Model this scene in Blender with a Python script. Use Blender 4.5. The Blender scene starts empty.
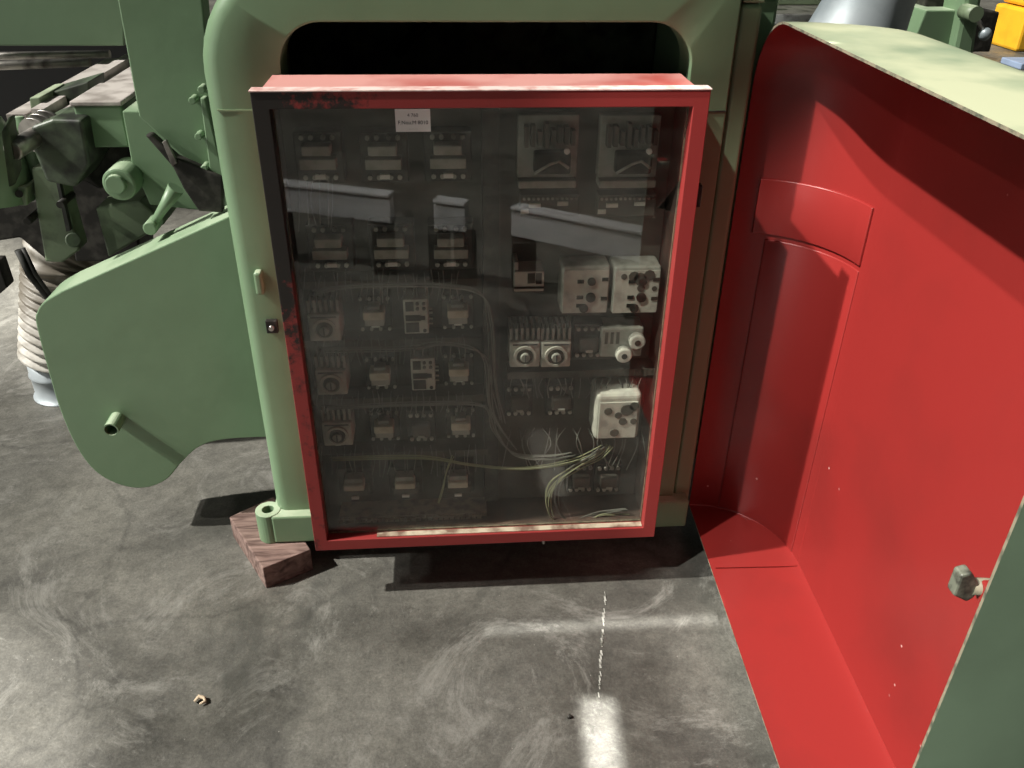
import bpy, bmesh, math, random
from mathutils import Vector, Matrix
random.seed(7)
S = bpy.context.scene
COL = S.collection
# ------------------------------------------------------------------ camera
EYE = Vector((0, 0, 1.6))
RT = Vector((0.99722783, -0.07359437, 0.01097832))
DN = Vector((-0.02862891, -0.51566964, -0.85630906))
FW = Vector((0.06868071, 0.85362093, -0.51634704))
FPX = 846.6
cam = bpy.data.cameras.new('camera'); camo = bpy.data.objects.new('camera', cam); COL.objects.link(camo)
m = Matrix((( RT.x, -DN.x, -FW.x, EYE.x), (RT.y, -DN.y, -FW.y, EYE.y), (RT.z, -DN.z, -FW.z, EYE.z), (0, 0, 0, 1)))
camo.matrix_world = m
cam.sensor_width = 36.0; cam.lens = FPX / 1024 * 36.0; cam.clip_start = .02; cam.clip_end = 200
S.camera = camo
# ------------------------------------------------------------------ light
w = bpy.data.worlds.new('world'); S.world = w; w.use_nodes = True
w.node_tree.nodes['Background'].inputs[0].default_value = (.85, .95, .9, 1)
w.node_tree.nodes['Background'].inputs[1].default_value = .03
def lamp(kind, name, loc, direction, energy, **k):
    l = bpy.data.lights.new(name, kind); o = bpy.data.objects.new(name, l); COL.objects.link(o)
    o.location = loc; o.rotation_euler = Vector(direction).to_track_quat('-Z', 'Y').to_euler()
    l.energy = energy
    for a, b in k.items(): setattr(l, a, b)
    return o
lamp('SUN', 'roof_light', (-6, 2, 8), (.92, .135, -1.0), 6.6, angle=math.radians(1.0), color=(1, .97, .90))
lamp('SUN', 'second_roof_light', (-6, 0, 6), (.90, .16, -.62), .4, angle=math.radians(1.2), color=(1, .97, .92))
lamp('AREA', 'front_fill_light', (-6.3, -2.3, 1.3), (.85, .52, -.03), 58, shape='RECTANGLE', size=3.5, size_y=2, color=(1, .98, .93))  # unseen soft fill added to brighten the front faces
def aimed(name, loc, tgt, e, deg, blend=.3, soft=.05):
    return lamp('SPOT', name, loc, Vector(tgt) - Vector(loc), e, spot_size=math.radians(deg), spot_blend=blend, shadow_soft_size=soft, color=(1, .97, .91))
aimed('cover_side_lamp', (.95-.9*4.2, 1.25-.45*4.2, .62+1.27*4.2), (.95, 1.25, .62), 1900, 12.5, .12)
aimed('left_bay_lamp', (-6.0, 3.2, 6.0), (-2.35, 3.5, 0), 9000, 16, .7, .3)
aimed('left_floor_lamp', (-4.5, 0.2, 5.0), (-1.55, .98, 0), 4200, 13, .18, .06)
def strip(name, c, z, sx, sy, rot, e):
    o = lamp('AREA', name, (c[0], c[1], z), (0, 0, -1), e, shape='RECTANGLE', size=sx, size_y=sy, spread=math.radians(1.0), color=(1, .98, .93))
    o.rotation_euler = (0, 0, math.radians(rot))
strip('floor_wedge_beam', (.292, 1.085), 3.2, .07, .34, -4, .5)  # strip lamp added overhead to draw the wedge of sun on the floor
strip('floor_streak_beam', (.36, 1.475), 3.2, .60, .018, 0, .13)  # thin strip lamp added to draw the bright streak across the floor
aimed('left_side_lamp', (-.78-.9*4.5, 1.89-.30*4.5, .58+.78*4.5), (-1.0, 1.89, .75), 400, 15, .7, .03)
S.view_settings.view_transform = 'Standard'; S.view_settings.look = 'None'
S.view_settings.gamma = 1; S.view_settings.use_curve_mapping = False
S.view_settings.exposure = 0.0
# ------------------------------------------------------------------ helpers
def at(px, py, **k):
    r = RT * (px - 512) + DN * (py - 384) + FW * FPX
    if 'y' in k: t = k['y'] / r.y
    elif 'z' in k: t = (k['z'] - EYE.z) / r.z
    else: t = k['x'] / r.x
    return EYE + r * t
def nodes(name):
    m = bpy.data.materials.new(name); m.use_nodes = True
    return m, m.node_tree.nodes, m.node_tree.links, m.node_tree.nodes['Principled BSDF']
def mat(name, c, rough=.5, metal=0, c2=None, scale=6, lo=.45, hi=.65, bump=0, bscale=60, detail=6, spec=.5):
    m, N, L, b = nodes(name)
    b.inputs['Roughness'].default_value = rough; b.inputs['Metallic'].default_value = metal
    b.inputs['Specular IOR Level'].default_value = spec
    tc = N.new('ShaderNodeTexCoord')
    n = N.new('ShaderNodeTexNoise'); n.inputs['Scale'].default_value = scale; n.inputs['Detail'].default_value = detail
    L.new(tc.outputs['Object'], n.inputs['Vector'])
    r = N.new('ShaderNodeValToRGB')
    r.color_ramp.elements[0].position = lo; r.color_ramp.elements[1].position = hi
    c2 = c2 or tuple(x * .86 for x in c)
    r.color_ramp.elements[0].color = (*c, 1); r.color_ramp.elements[1].color = (*c2, 1)
    L.new(n.outputs[0], r.inputs[0]); L.new(r.outputs[0], b.inputs['Base Color'])
    if bump:
        n2 = N.new('ShaderNodeTexNoise'); n2.inputs['Scale'].default_value = bscale; n2.inputs['Detail'].default_value = 3
        L.new(tc.outputs['Object'], n2.inputs['Vector'])
        bp = N.new('ShaderNodeBump'); bp.inputs['Strength'].default_value = bump; bp.inputs['Distance'].default_value = .004
        L.new(n2.outputs[0], bp.inputs['Height']); L.new(bp.outputs[0], b.inputs['Normal'])
    return m
GREEN = mat('green_enamel', (.150, .235, .135), .42, c2=(.135, .212, .12), scale=4, bump=.12, bscale=25)
GREEN2 = mat('green_enamel_worn', (.15, .20, .12), .5, c2=(.04, .045, .03), scale=14, lo=.5, hi=.72)
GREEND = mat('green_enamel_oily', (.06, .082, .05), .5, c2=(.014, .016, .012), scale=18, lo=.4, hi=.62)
COVG = mat('cover_green_paint', (.135, .20, .13), .45, c2=(.115, .17, .11), scale=5, bump=.1, bscale=18)
def dust_glare(m, col, lo=.35, hi=.6, amt=1.0, sc=5):  # pale dust on upward faces, with the overhead glare painted into it
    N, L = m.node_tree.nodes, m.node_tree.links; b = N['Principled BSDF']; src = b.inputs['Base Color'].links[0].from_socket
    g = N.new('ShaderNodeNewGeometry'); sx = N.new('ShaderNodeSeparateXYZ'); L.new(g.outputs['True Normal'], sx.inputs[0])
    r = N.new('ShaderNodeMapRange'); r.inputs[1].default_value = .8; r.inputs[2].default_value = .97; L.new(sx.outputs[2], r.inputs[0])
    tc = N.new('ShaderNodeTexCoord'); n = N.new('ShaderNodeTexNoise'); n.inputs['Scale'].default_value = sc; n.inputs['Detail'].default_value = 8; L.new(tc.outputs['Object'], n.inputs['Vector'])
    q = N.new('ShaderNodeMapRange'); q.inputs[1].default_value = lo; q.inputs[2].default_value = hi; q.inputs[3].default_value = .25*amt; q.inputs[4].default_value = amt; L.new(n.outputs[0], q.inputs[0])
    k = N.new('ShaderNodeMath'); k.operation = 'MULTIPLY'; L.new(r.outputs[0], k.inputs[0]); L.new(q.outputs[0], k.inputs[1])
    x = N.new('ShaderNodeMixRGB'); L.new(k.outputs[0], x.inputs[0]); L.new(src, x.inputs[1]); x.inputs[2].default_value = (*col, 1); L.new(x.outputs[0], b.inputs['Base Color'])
dust_glare(COVG, (.40, .42, .28), .40, .60, 1.0, 4)
dust_glare(GREEN, (.42, .50, .36), .35, .6, .8, 8); dust_glare(GREEN2, (.42, .48, .34), .35, .6, .8, 8)
PIPG = mat('green_piping', (.22, .33, .19), .4)
RED = mat('red_enamel', (.52, .045, .04), .42, c2=(.45, .04, .035), scale=4)
STEEL = mat('bare_steel', (.42, .40, .37), .35, .85, c2=(.12, .11, .10), scale=22, lo=.45, hi=.7)
WAY = mat('dusty_machined_iron', (.50, .46, .43), .5, .1, c2=(.26, .23, .21), scale=14, lo=.45, hi=.65)
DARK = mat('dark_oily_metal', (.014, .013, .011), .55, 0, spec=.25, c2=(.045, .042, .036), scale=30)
BLACK = mat('black_plastic', (.025, .025, .023), .55, spec=.3, c2=(.05, .05, .045), scale=40)
BROWNP = mat('dusty_panel', (.11, .10, .083), .85, c2=(.045, .043, .037), scale=9, lo=.35, hi=.7)
GREYP = mat('grey_plastic', (.32, .32, .29), .6, c2=(.24, .24, .21), scale=40)
BEIGE = mat('beige_plastic', (.50, .45, .36), .6, c2=(.36, .32, .25), scale=30)
PALE = mat('pale_plastic', (.50, .49, .44), .6, c2=(.36, .35, .32), scale=30)
WHITE = mat('white_tag', (.85, .85, .82), .6)
WIRE = mat('grey_wire', (.15, .15, .135), .6)
WIREY = mat('yellow_green_wire', (.25, .26, .15), .6)
INK = mat('ink', (.06, .06, .065), .7)
ALU = mat('aluminium', (.80, .80, .80), .25, .4)
YEL = mat('yellow_paint', (.80, .42, .02), .45)
RUBBER = mat('bellows_rubber', (.16, .14, .11), .5, c2=(.55, .53, .48), scale=7, lo=.42, hi=.6)
GALV = mat('galvanised_sheet', (.36, .40, .42), .45, .3, c2=(.22, .26, .28), scale=5)
RUST = mat('rusty_edge', (.19, .165, .115), .7, c2=(.06, .065, .045), scale=60)

class MB:
    def __init__(s): s.bm = bmesh.new()
    def box(s, x0, x1, y0, y1, z0, z1, mi=0):
        a = [(x0,y0,z0),(x1,y0,z0),(x1,y1,z0),(x0,y1,z0),(x0,y0,z1),(x1,y0,z1),(x1,y1,z1),(x0,y1,z1)]
        v = [s.bm.verts.new(p) for p in a]
        for f in ((0,3,2,1),(4,5,6,7),(0,1,5,4),(1,2,6,5),(2,3,7,6),(3,0,4,7)):
            s.bm.faces.new([v[i] for i in f]).material_index = mi
        return s
    def obox(s, c, ax, ay, az):
        c, ax, ay, az = map(Vector, (c, ax, ay, az))
        v = [s.bm.verts.new(c + ax*i + ay*j + az*k) for k in (-.5,.5) for i,j in ((-.5,-.5),(.5,-.5),(.5,.5),(-.5,.5))]
        for f in ((0,3,2,1),(4,5,6,7),(0,1,5,4),(1,2,6,5),(2,3,7,6),(3,0,4,7)): s.bm.faces.new([v[i] for i in f])
        return s
    def prism(s, pts, y0, y1, hole=None):          # polygon in (x, z) extruded along y
        n = len(pts)
        a = [s.bm.verts.new((x, y0, z)) for x, z in pts]; b = [s.bm.verts.new((x, y1, z)) for x, z in pts]
        for i in range(n): s.bm.faces.new((a[i], a[(i+1)%n], b[(i+1)%n], b[i]))
        if not hole:
            s.bm.faces.new(a); s.bm.faces.new(b[::-1])
        else:
            assert len(hole) == n
            c = [s.bm.verts.new((x, y0, z)) for x, z in hole]; d = [s.bm.verts.new((x, y1, z)) for x, z in hole]
            for i in range(n):
                j = (i+1) % n
                s.bm.faces.new((a[i], c[i], c[j], a[j])); s.bm.faces.new((b[i], b[j], d[j], d[i]))
                s.bm.faces.new((c[i], d[i], d[j], c[j]))
        return s
    def tube(s, path, r, n=12, caps=True):         # r number or list
        P = [Vector(p) for p in path]; rs = r if isinstance(r, (list, tuple)) else [r]*len(P)
        rings = []; ref = None
        for i, p in enumerate(P):
            d = (P[min(i+1, len(P)-1)] - P[max(i-1, 0)])
            if d.length < 1e-9: d = ld
            d = d.normalized(); ld = d
            if ref is None: ref = Vector((0, 0, 1)) if abs(d.z) < .9 else Vector((1, 0, 0))
            u = (ref - d*ref.dot(d)).normalized(); ref = u; v = d.cross(u)
            rings.append([s.bm.verts.new(p + (u*math.cos(2*math.pi*k/n) + v*math.sin(2*math.pi*k/n))*rs[i]) for k in range(n)])
        for a, b in zip(rings, rings[1:]):
            for k in range(n): s.bm.faces.new((a[k], a[(k+1)%n], b[(k+1)%n], b[k])).smooth = True
        if caps: s.bm.faces.new(rings[0][::-1]); s.bm.faces.new(rings[-1])
        return s
    def cyl(s, a, b, r, n=24, r2=None): return s.tube([a, b], [r, r if r2 is None else r2], n)
    def ring(s, a, b, ro, ri, n=28):               # hollow cylinder
        return s.tube([a, a, b, b, a], [ri, ro, ro, ri, ri], n, caps=False) if False else s._ring(a, b, ro, ri, n)
    def _ring(s, a, b, ro, ri, n):
        a, b = Vector(a), Vector(b); d = (b-a).normalized()
        ref = Vector((0,0,1)) if abs(d.z) < .9 else Vector((1,0,0)); u = (ref - d*ref.dot(d)).normalized(); v = d.cross(u)
        R = [[s.bm.verts.new(c + (u*math.cos(2*math.pi*k/n)+v*math.sin(2*math.pi*k/n))*q) for k in range(n)] for c, q in ((a,ri),(a,ro),(b,ro),(b,ri))]
        for i in range(4):
            p, q = R[i], R[(i+1)%4]
            for k in range(n): s.bm.faces.new((p[k], p[(k+1)%n], q[(k+1)%n], q[k]))
        return s
    def build(s, name, mats, parent=None, bevel=0, seg=2, smooth=False):
        bmesh.ops.recalc_face_normals(s.bm, faces=s.bm.faces)
        me = bpy.data.meshes.new(name); s.bm.to_mesh(me); s.bm.free()
        for mm in (mats if isinstance(mats, (list, tuple)) else [mats]): me.materials.append(mm)
        o = bpy.data.objects.new(name, me); COL.objects.link(o)
        if smooth:
            for p in me.polygons: p.use_smooth = True
        if bevel:
            b = o.modifiers.new('bevel', 'BEVEL'); b.width = bevel; b.segments = seg; b.limit_method = 'ANGLE'; b.angle_limit = math.radians(35)
            b.harden_normals = False
        if parent is not None:
            o.parent = parent; o.matrix_parent_inverse = parent.matrix_basis.inverted()
        return o
def dots(mb, name, m, parent):
    '''every separate piece collected in mb becomes a part of its own'''
    bm = mb.bm; bm.verts.ensure_lookup_table(); seen = set(); n = 0
    for v0 in list(bm.verts):
        if v0 in seen: continue
        st, comp = [v0], []
        seen.add(v0)
        while st:
            v = st.pop(); comp.append(v)
            for e in v.link_edges:
                o_ = e.other_vert(v)
                if o_ not in seen: seen.add(o_); st.append(o_)
        k = MB(); mp_ = {v: k.bm.verts.new(v.co) for v in comp}
        for f in {f for v in comp for f in v.link_faces}: k.bm.faces.new([mp_[v] for v in f.verts]).smooth = f.smooth
        k.build(name, m, parent)
    bm.free()
def tag(o, label, cat, group=None, kind=None):
    o['label'] = label; o['category'] = cat
    if group: o['group'] = group
    if kind: o['kind'] = kind
    return o
def thing(name, loc, label, cat, group=None):
    o = bpy.data.objects.new(name, None); COL.objects.link(o); o.empty_display_size = .05
    o.matrix_basis = Matrix.Translation(Vector(loc)); return tag(o, label, cat, group)
def copy_tree(o, parent=None):
    c = o.copy(); COL.objects.link(c)
    for k in ('label', 'group'):
        if parent is None and k in c: del c[k]
    if parent is not None: c.parent = parent
    for ch in [x for x in bpy.data.objects if x.parent == o]:
        if ch is not c: copy_tree(ch, c)
    return c
def text(name, body, size, loc, m, parent):
    cu = bpy.data.curves.new(name, 'FONT'); cu.body = body; cu.size = size; cu.align_x = 'CENTER'; cu.align_y = 'CENTER'; cu.extrude = .0002
    t = bpy.data.objects.new('tmp', cu); COL.objects.link(t); bpy.context.view_layer.update()
    me = bpy.data.meshes.new_from_object(t.evaluated_get(bpy.context.evaluated_depsgraph_get()))
    bpy.data.objects.remove(t)
    me.transform(Matrix.Translation(Vector(loc)) @ Matrix.Rotation(math.pi/2, 4, 'X')); me.materials.clear(); me.materials.append(m)
    o = bpy.data.objects.new(name, me); COL.objects.link(o); o.parent = parent; o.matrix_parent_inverse = parent.matrix_basis.inverted()
    return o
def arc(cx, cz, r, a0, a1, n):
    return [(cx + r*math.cos(math.radians(a0+(a1-a0)*i/n)), cz + r*math.sin(math.radians(a0+(a1-a0)*i/n))) for i in range(n+1)]

# ------------------------------------------------------------------ floor
def concrete():
    m, N, L, b = nodes('worn_concrete')
    tc = N.new('ShaderNodeTexCoord')
    def noise(sc, det=8, rough=.6, dist=0, off=0):
        mp = N.new('ShaderNodeMapping'); mp.inputs['Location'].default_value = (off, off*.7, 0); L.new(tc.outputs['Object'], mp.inputs[0])
        n = N.new('ShaderNodeTexNoise'); n.inputs['Scale'].default_value = sc; n.inputs['Detail'].default_value = det
        n.inputs['Roughness'].default_value = rough; n.inputs['Distortion'].default_value = dist
        L.new(mp.outputs[0], n.inputs['Vector']); return n
    def ramp(src, p0, c0, p1, c1):
        r = N.new('ShaderNodeValToRGB'); r.color_ramp.elements[0].position = p0; r.color_ramp.elements[1].position = p1
        r.color_ramp.elements[0].color = (*c0, 1); r.color_ramp.elements[1].color = (*c1, 1); L.new(src, r.inputs[0]); return r
    def mix(kind, fac, a, c):
        x = N.new('ShaderNodeMixRGB'); x.blend_type = kind
        if isinstance(fac, float): x.inputs[0].default_value = fac
        else: L.new(fac, x.inputs[0])
        L.new(a, x.inputs[1])
        if isinstance(c, tuple): x.inputs[2].default_value = (*c, 1)
        else: L.new(c, x.inputs[2])
        return x.outputs[0]
    base = ramp(noise(1.6, 8, .6, .6).outputs[0], .36, (.052, .050, .043), .64, (.135, .130, .112)).outputs[0]
    fine = ramp(noise(24, 10, .8, 0, 3).outputs[0], .3, (.45, .45, .45), .7, (1.5, 1.5, 1.5)).outputs[0]
    c = mix('MULTIPLY', .75, base, fine)
    grain = ramp(noise(140, 4, .8, 0, 7).outputs[0], .3, (.5, .5, .5), .7, (1.5, 1.5, 1.5)).outputs[0]
    c = mix('MULTIPLY', .6, c, grain)
    # pale scuffed areas
    pale = ramp(noise(2.6, 12, .85, 1.6, 5.3).outputs[0], .52, (0, 0, 0), .66, (1, 1, 1)).outputs[0]
    c = mix('MIX', pale, c, (.20, .195, .175))
    # dark oily patches
    dk = ramp(noise(1.1, 9, .65, .9, 11).outputs[0], .60, (0, 0, 0), .70, (.7, .7, .7)).outputs[0]
    c = mix('MIX', dk, c, (.042, .042, .036))
    # hairline cracks
    mp = N.new('ShaderNodeMixRGB'); mp.blend_type = 'ADD'; mp.inputs[0].default_value = .35
    L.new(tc.outputs['Object'], mp.inputs[1]); L.new(noise(2.2, 5, .6, 0, 2).outputs[1], mp.inputs[2])
    v = N.new('ShaderNodeTexVoronoi'); v.feature = 'DISTANCE_TO_EDGE'; v.inputs['Scale'].default_value = .95; L.new(mp.outputs[0], v.inputs['Vector'])
    cr = ramp(v.outputs['Distance'], .0, (.55, .55, .55), .012, (1, 1, 1)).outputs[0]
    c = mix('MULTIPLY', .55, c, cr)
    # white specks
    v2 = N.new('ShaderNodeTexVoronoi'); v2.inputs['Scale'].default_value = 40; L.new(tc.outputs['Object'], v2.inputs['Vector'])
    sp = ramp(v2.outputs['Distance'], .03, (1, 1, 1), .07, (0, 0, 0)).outputs[0]
    gate = ramp(noise(9, 2, .5, 0, 8).outputs[0], .5, (0, 0, 0), .6, (.8, .8, .8)).outputs[0]
    c = mix('MIX', mix('MULTIPLY', 1.0, sp, gate), c, (.30, .29, .26))
    L.new(c, b.inputs['Base Color'])
    rr = ramp(noise(3, 6, .6, 0, 9).outputs[0], .35, (.42, .42, .42), .65, (.7, .7, .7)).outputs[0]; L.new(rr, b.inputs['Roughness'])
    bp = N.new('ShaderNodeBump'); bp.inputs['Strength'].default_value = .35; bp.inputs['Distance'].default_value = .006
    L.new(noise(45, 6, .7, 0, 1).outputs[0], bp.inputs['Height']); L.new(bp.outputs[0], b.inputs['Normal'])
    return m
fl = MB().box(-14, 14, -9, 20, -.15, 0).build('floor', concrete()); fl['kind'] = 'structure'
fl['label'] = 'worn grey concrete workshop floor with pale scuffs and hairline cracks'; fl['category'] = 'floor'

# ------------------------------------------------------------------ planer machine (green)
M = thing('planer_machine', (.08, 2.2, 0), 'large green woodworking planer with arched end frame standing on wooden block', 'machine')
YF = 1.77
# arched end frame: outline and opening with matching point counts
def loop(x0, x1, z0, zt, r, r2=None):
    r2 = r2 or r
    return [(x0, z0), (x0, .5), (x0, 1.0)] + arc(x0+r, zt-r, r, 180, 90, 10) + arc(x1-r2, zt-r2, r2, 90, 0, 10) + [(x1, 1.0), (x1, .5), (x1, z0)]
outer = loop(-.476, .585, .12, 1.47, .215, .05); inner = loop(-.322, .497, .12, 1.352, .085)
b = MB(); n = len(outer); CX, CZ = .05, .9
def inset(k, d):
    x0_, z0_ = outer[max(k-1, 0)]; x1_, z1_ = outer[min(k+1, n-1)]
    tx, tz = x1_-x0_, z1_-z0_; l = math.hypot(tx, tz); return (outer[k][0] + tz/l*d, outer[k][1] - tx/l*d)
prof = []
for k in range(n):
    w_ = 1 if outer[k][0] < .2 else 0
    r_ = .034*w_ + .004*(1-w_)
    prof.append([(inset(k, r_*(1-math.sin(a_))), YF + r_*(1-math.cos(a_))) for a_ in [math.pi/2*i/6 for i in range(7)]])
R_ = [[b.bm.verts.new((q[0][0], q[1], q[0][1])) for q in p] + [b.bm.verts.new((outer[k][0], YF+.09, outer[k][1])), b.bm.verts.new((inner[k][0], YF+.09, inner[k][1])),
      b.bm.verts.new((inner[k][0], YF+.003, inner[k][1])), b.bm.verts.new((inner[k][0]+(outer[k][0]-inner[k][0])*.03, YF, inner[k][1]+(outer[k][1]-inner[k][1])*.03))] for k, p in enumerate(prof)]
m_ = len(R_[0])
for a_, c_ in zip(R_, R_[1:]):
    for i in range(m_): b.bm.faces.new((a_[i], c_[i], c_[(i+1)%m_], a_[(i+1)%m_])).smooth = True
b.bm.faces.new(R_[0]); b.bm.faces.new(R_[-1][::-1])
o = b.build('arch_frame', GREEN, M); e_ = o.modifiers.new('edge', 'EDGE_SPLIT'); e_.split_angle = math.radians(35)
# seams between arch casting and legs, pad seam on right
MB().box(-.455, -.33, YF-.0015, YF+.004, 1.1865, 1.190).build('casting_seam', PIPG, M)
MB().box(.50, .583, YF-.0015, YF+.004, 1.178, 1.1815).build('casting_seam', GREEND, M)
def foot(xl, xr, lug_side, name='foot'):
    b = MB()
    s = -1 if lug_side < 0 else 1
    xe = xl if s < 0 else xr
    b.box(min(xl, xr), max(xl, xr), 1.742, 1.90, .074, .162)
    o = b.build(name, GREEN, M, bevel=.006, seg=3)
    b = MB(); cx = xe + s*.012; b._ring((cx, 1.775, .073), (cx, 1.775, .164), .033, .015, 28)
    b.build('bolt_lug', GREEN, o, bevel=.002)
    b = MB().cyl((cx, 1.775, .074), (cx, 1.775, .10), .0145, 20); b.build('bolt_hole', DARK, o)
foot(-.484, -.20, -1)
MB().box(.45, .622, 1.742, 1.90, .074, .162).build('foot', GREEN, M, bevel=.006, seg=3)
# rounded column at right of frame and machine body
MB().box(.5865, .633, 1.778, 1.862, .10, 1.385).build('side_column', GREEN, M, bevel=.010, seg=4)
b = MB(); b.box(.56, .70, 1.875, 2.9, .20, 1.385); b.build('side_housing', GREEN, M, bevel=.008)
b = MB(); b.box(.590, .634, 1.776, 1.87, 1.387, 1.398); b.box(.590, .705, 1.8705, 2.9, 1.387, 1.398); b.build('housing_lid', GREEN2, M, bevel=.003)
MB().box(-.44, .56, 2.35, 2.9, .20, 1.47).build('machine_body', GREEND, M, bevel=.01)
MB().box(-.44, .58, 1.862, 2.9, 1.44, 1.47).build('sun_block_plate', GREEN, M, bevel=.004)  # unseen roof plate added to keep sun out of the machine body
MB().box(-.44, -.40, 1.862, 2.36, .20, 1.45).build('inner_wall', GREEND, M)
MB().box(-.44, .60, 1.90, 2.36, .14, .20).build('base_plate', DARK, M)
gr = MB(); gr._ring((.165, 2.30, 1.33), (.165, 2.35, 1.33), .12, .055, 40); gr.build('bearing_flange', GREEND, M); gr = MB(); gr._ring((.165, 2.27, 1.33), (.165, 2.31, 1.33), .07, .05, 32)
gr.build('bearing_ring', GREEND, M)
b = MB(); b.tube([(-.12, 2.3, 1.2), (-.02, 2.28, 1.31), (.1, 2.3, 1.36)], .014, 10); b.build('oil_pipe', DARK, M)
b = MB(); b.cyl((.42, 2.3, 1.30), (.42, 2.36, 1.30), .06, 28); b.build('shaft_cap', GREEND, M)
# frame lug and rear fittings on left leg
b = MB().box(-.432, -.414, YF-.022, YF+.004, .79, .845); b.build('hinge_lug', GREEN, M, bevel=.006, seg=3)
b = MB().box(-.424, -.398, YF-.012, YF+.004, .690, .722); k = b.build('door_catch', DARK, M, bevel=.002)
MB().cyl((-.411, YF-.020, .706), (-.411, YF-.008, .706), .006, 12).build('catch_screw', STEEL, k)
# flat guard at the left
gpx = [(250, 203), (62, 291), (44, 302), (37, 312), (36, 324), (47, 367), (60, 410), (77, 448), (96, 472), (120, 485), (144, 488), (166, 480),
       (182, 462), (201, 446), (230, 439), (256, 437.5)]
gp = []
for p in gpx:
    q = at(*p, y=1.89); gp.append((q.x, q.z))
gp[0] = (-.44, gp[0][1] - .005); gp[-1] = (-.44, gp[-1][1])
def smooth_poly(P, a, b, n=5):
    o = list(P[:a])
    for i in range(a, b):
        p0, p1, p2, p3 = P[max(i-1, a)], P[i], P[i+1], P[min(i+2, b)]
        for s in range(n):
            t = s/n; o.append(tuple(.5*((2*p1[j])+(p2[j]-p0[j])*t+(2*p0[j]-5*p1[j]+4*p2[j]-p3[j])*t*t+(3*p1[j]-p0[j]-3*p2[j]+p3[j])*t**3) for j in (0, 1)))
    return o + list(P[b:])
gp = smooth_poly(gp, 1, len(gp)-1)
g = MB().prism(gp, 1.89, 2.005).build('belt_guard', GREEN, M, bevel=.003)
e = at(112, 428, y=1.845)
MB()._ring((e.x, 1.835, e.z), (e.x, 1.892, e.z), .019, .0155, 24).build('pipe_stub', GREEN, g)
# left upper structure
def poly(pxs, y): return [(lambda q: (q.x, q.z))(at(*p, y=y)) for p in pxs]
MB().prism(poly([(112, -30), (139, 117), (222, 192), (240, 192), (212, 100), (199, -30)], 1.97), 1.97, 2.03).build('web_plate', GREEN, M, bevel=.003)
MB().prism(poly([(122, 111), (132, 166), (150, 205), (240, 215), (230, 112)], 2.06), 2.06, 2.16).build('bracket_plate', GREEN, M, bevel=.003)
MB().prism(poly([(-160, -60), (-160, 46), (124, 46), (124, -60)], 2.75), 2.75, 2.9).build('upper_beam', GREEN, M, bevel=.004)
MB().prism(poly([(201, 97), (206, 97), (228, 188), (213, 188)], 1.955), 1.945, 1.972).build('flange_strip', GREEN, M, bevel=.003)
for p in ((200, 91), (191, 102), (197, 138), (203, 170)):
    q = at(*p, y=1.93)
    MB().cyl((q.x, 1.938, q.z), (q.x, 1.975, q.z), .008, 12).build('flange_bolt', GREEN, M, bevel=.002)
# chrome rods below beam
b = MB()
for p0, p1, y, r in (((-120, 58), (110, 54), 2.95, .012), ((-120, 70), (90, 62), 3.02, .015)):
    b.cyl(at(*p0, y=y), at(*p1, y=y), r, 14)
dots(b, 'feed_rod', STEEL, M)
MB().prism(poly([(-160, 40), (-160, 130), (150, 130), (150, 40)], 3.2), 3.2, 3.3).build('rear_shade_sheet', mat('gap_shade_black', (.008, .008, .008), .8), M)  # black sheet standing in for the shade between beam and castings
# slide ways receding
z0 = at(60, 113, y=2.15).z
b = MB()
for x0, x1, dz in ((-1.045, -1.0, .0), (-.985, -.955, .012), (-.94, -.86, -.004)):
    b.box(x0, x1, 2.14, 2.85, z0-.03, z0+dz)
dots(b, 'slide_way', WAY, M)
q0 = at(83, 148, y=2.10); q1 = at(121, 106, y=2.10)
bx = MB().box(q0.x, q1.x, 2.10, 2.3, q0.z, q1.z).build('gear_box', GREEN, M, bevel=.005)
MB().box(q0.x-.004, q1.x+.004, 2.095, 2.3, q1.z+.0005, q1.z+.012).build('gear_box_lid', WAY, bx, bevel=.003)
# square guide post left (two plates)
MB().prism(poly([(29, 98), (35, 140), (44, 140), (40, 97)], 2.2), 2.2, 2.36).build('guide_post', GREEN2, M, bevel=.003)
MB().prism(poly([(40, 97), (43, 112), (85, 106), (84, 84)], 2.25), 2.28, 2.40).build('guide_rail', GREEND, M, bevel=.003)
# casting with shaft and rings
c = MB().prism(poly([(30, 127), (52, 119), (82, 120), (90, 165), (75, 188), (46, 182), (33, 150)], 2.05), 2.05, 2.2).build('shaft_casting', GREEND, M, bevel=.008, seg=3)
a0 = at(12, 151, y=1.98); a1 = at(50, 128, y=2.12); dd = (a1-a0)
MB().cyl(a0, a1, .022, 20).build('shaft', STEEL, c, bevel=.003)
b = MB()
for f_ in (.62, .78, .93): b.cyl(a0 + dd*f_, a0 + dd*(f_+.07), .038 + .008*f_, 24)
dots(b, 'shaft_ring', STEEL, c)
MB().obox(a0, dd*.18, (.0, .05, .02), (.02, 0, .13)).build('clamp_end', GREEND, c, bevel=.006)
t0 = at(22, 114, y=2.16)
MB().cyl((t0.x, 2.16, t0.z), (t0.x, 2.16, t0.z-.16), .024, 20, .02).build('oil_pot', GREEN, M, bevel=.003)
s0 = at(-8, 160, y=2.12)
b = MB(); b.tube([(s0.x, 2.12+math.sin(a)*.01, s0.z-.10+.22*math.sin(a)) for a in (0, .4, .8, 1.1, 1.35, 1.55)], [.075, .072, .06, .042, .022, .002], 24)
b.build('domed_housing', GREEN, M)
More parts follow.
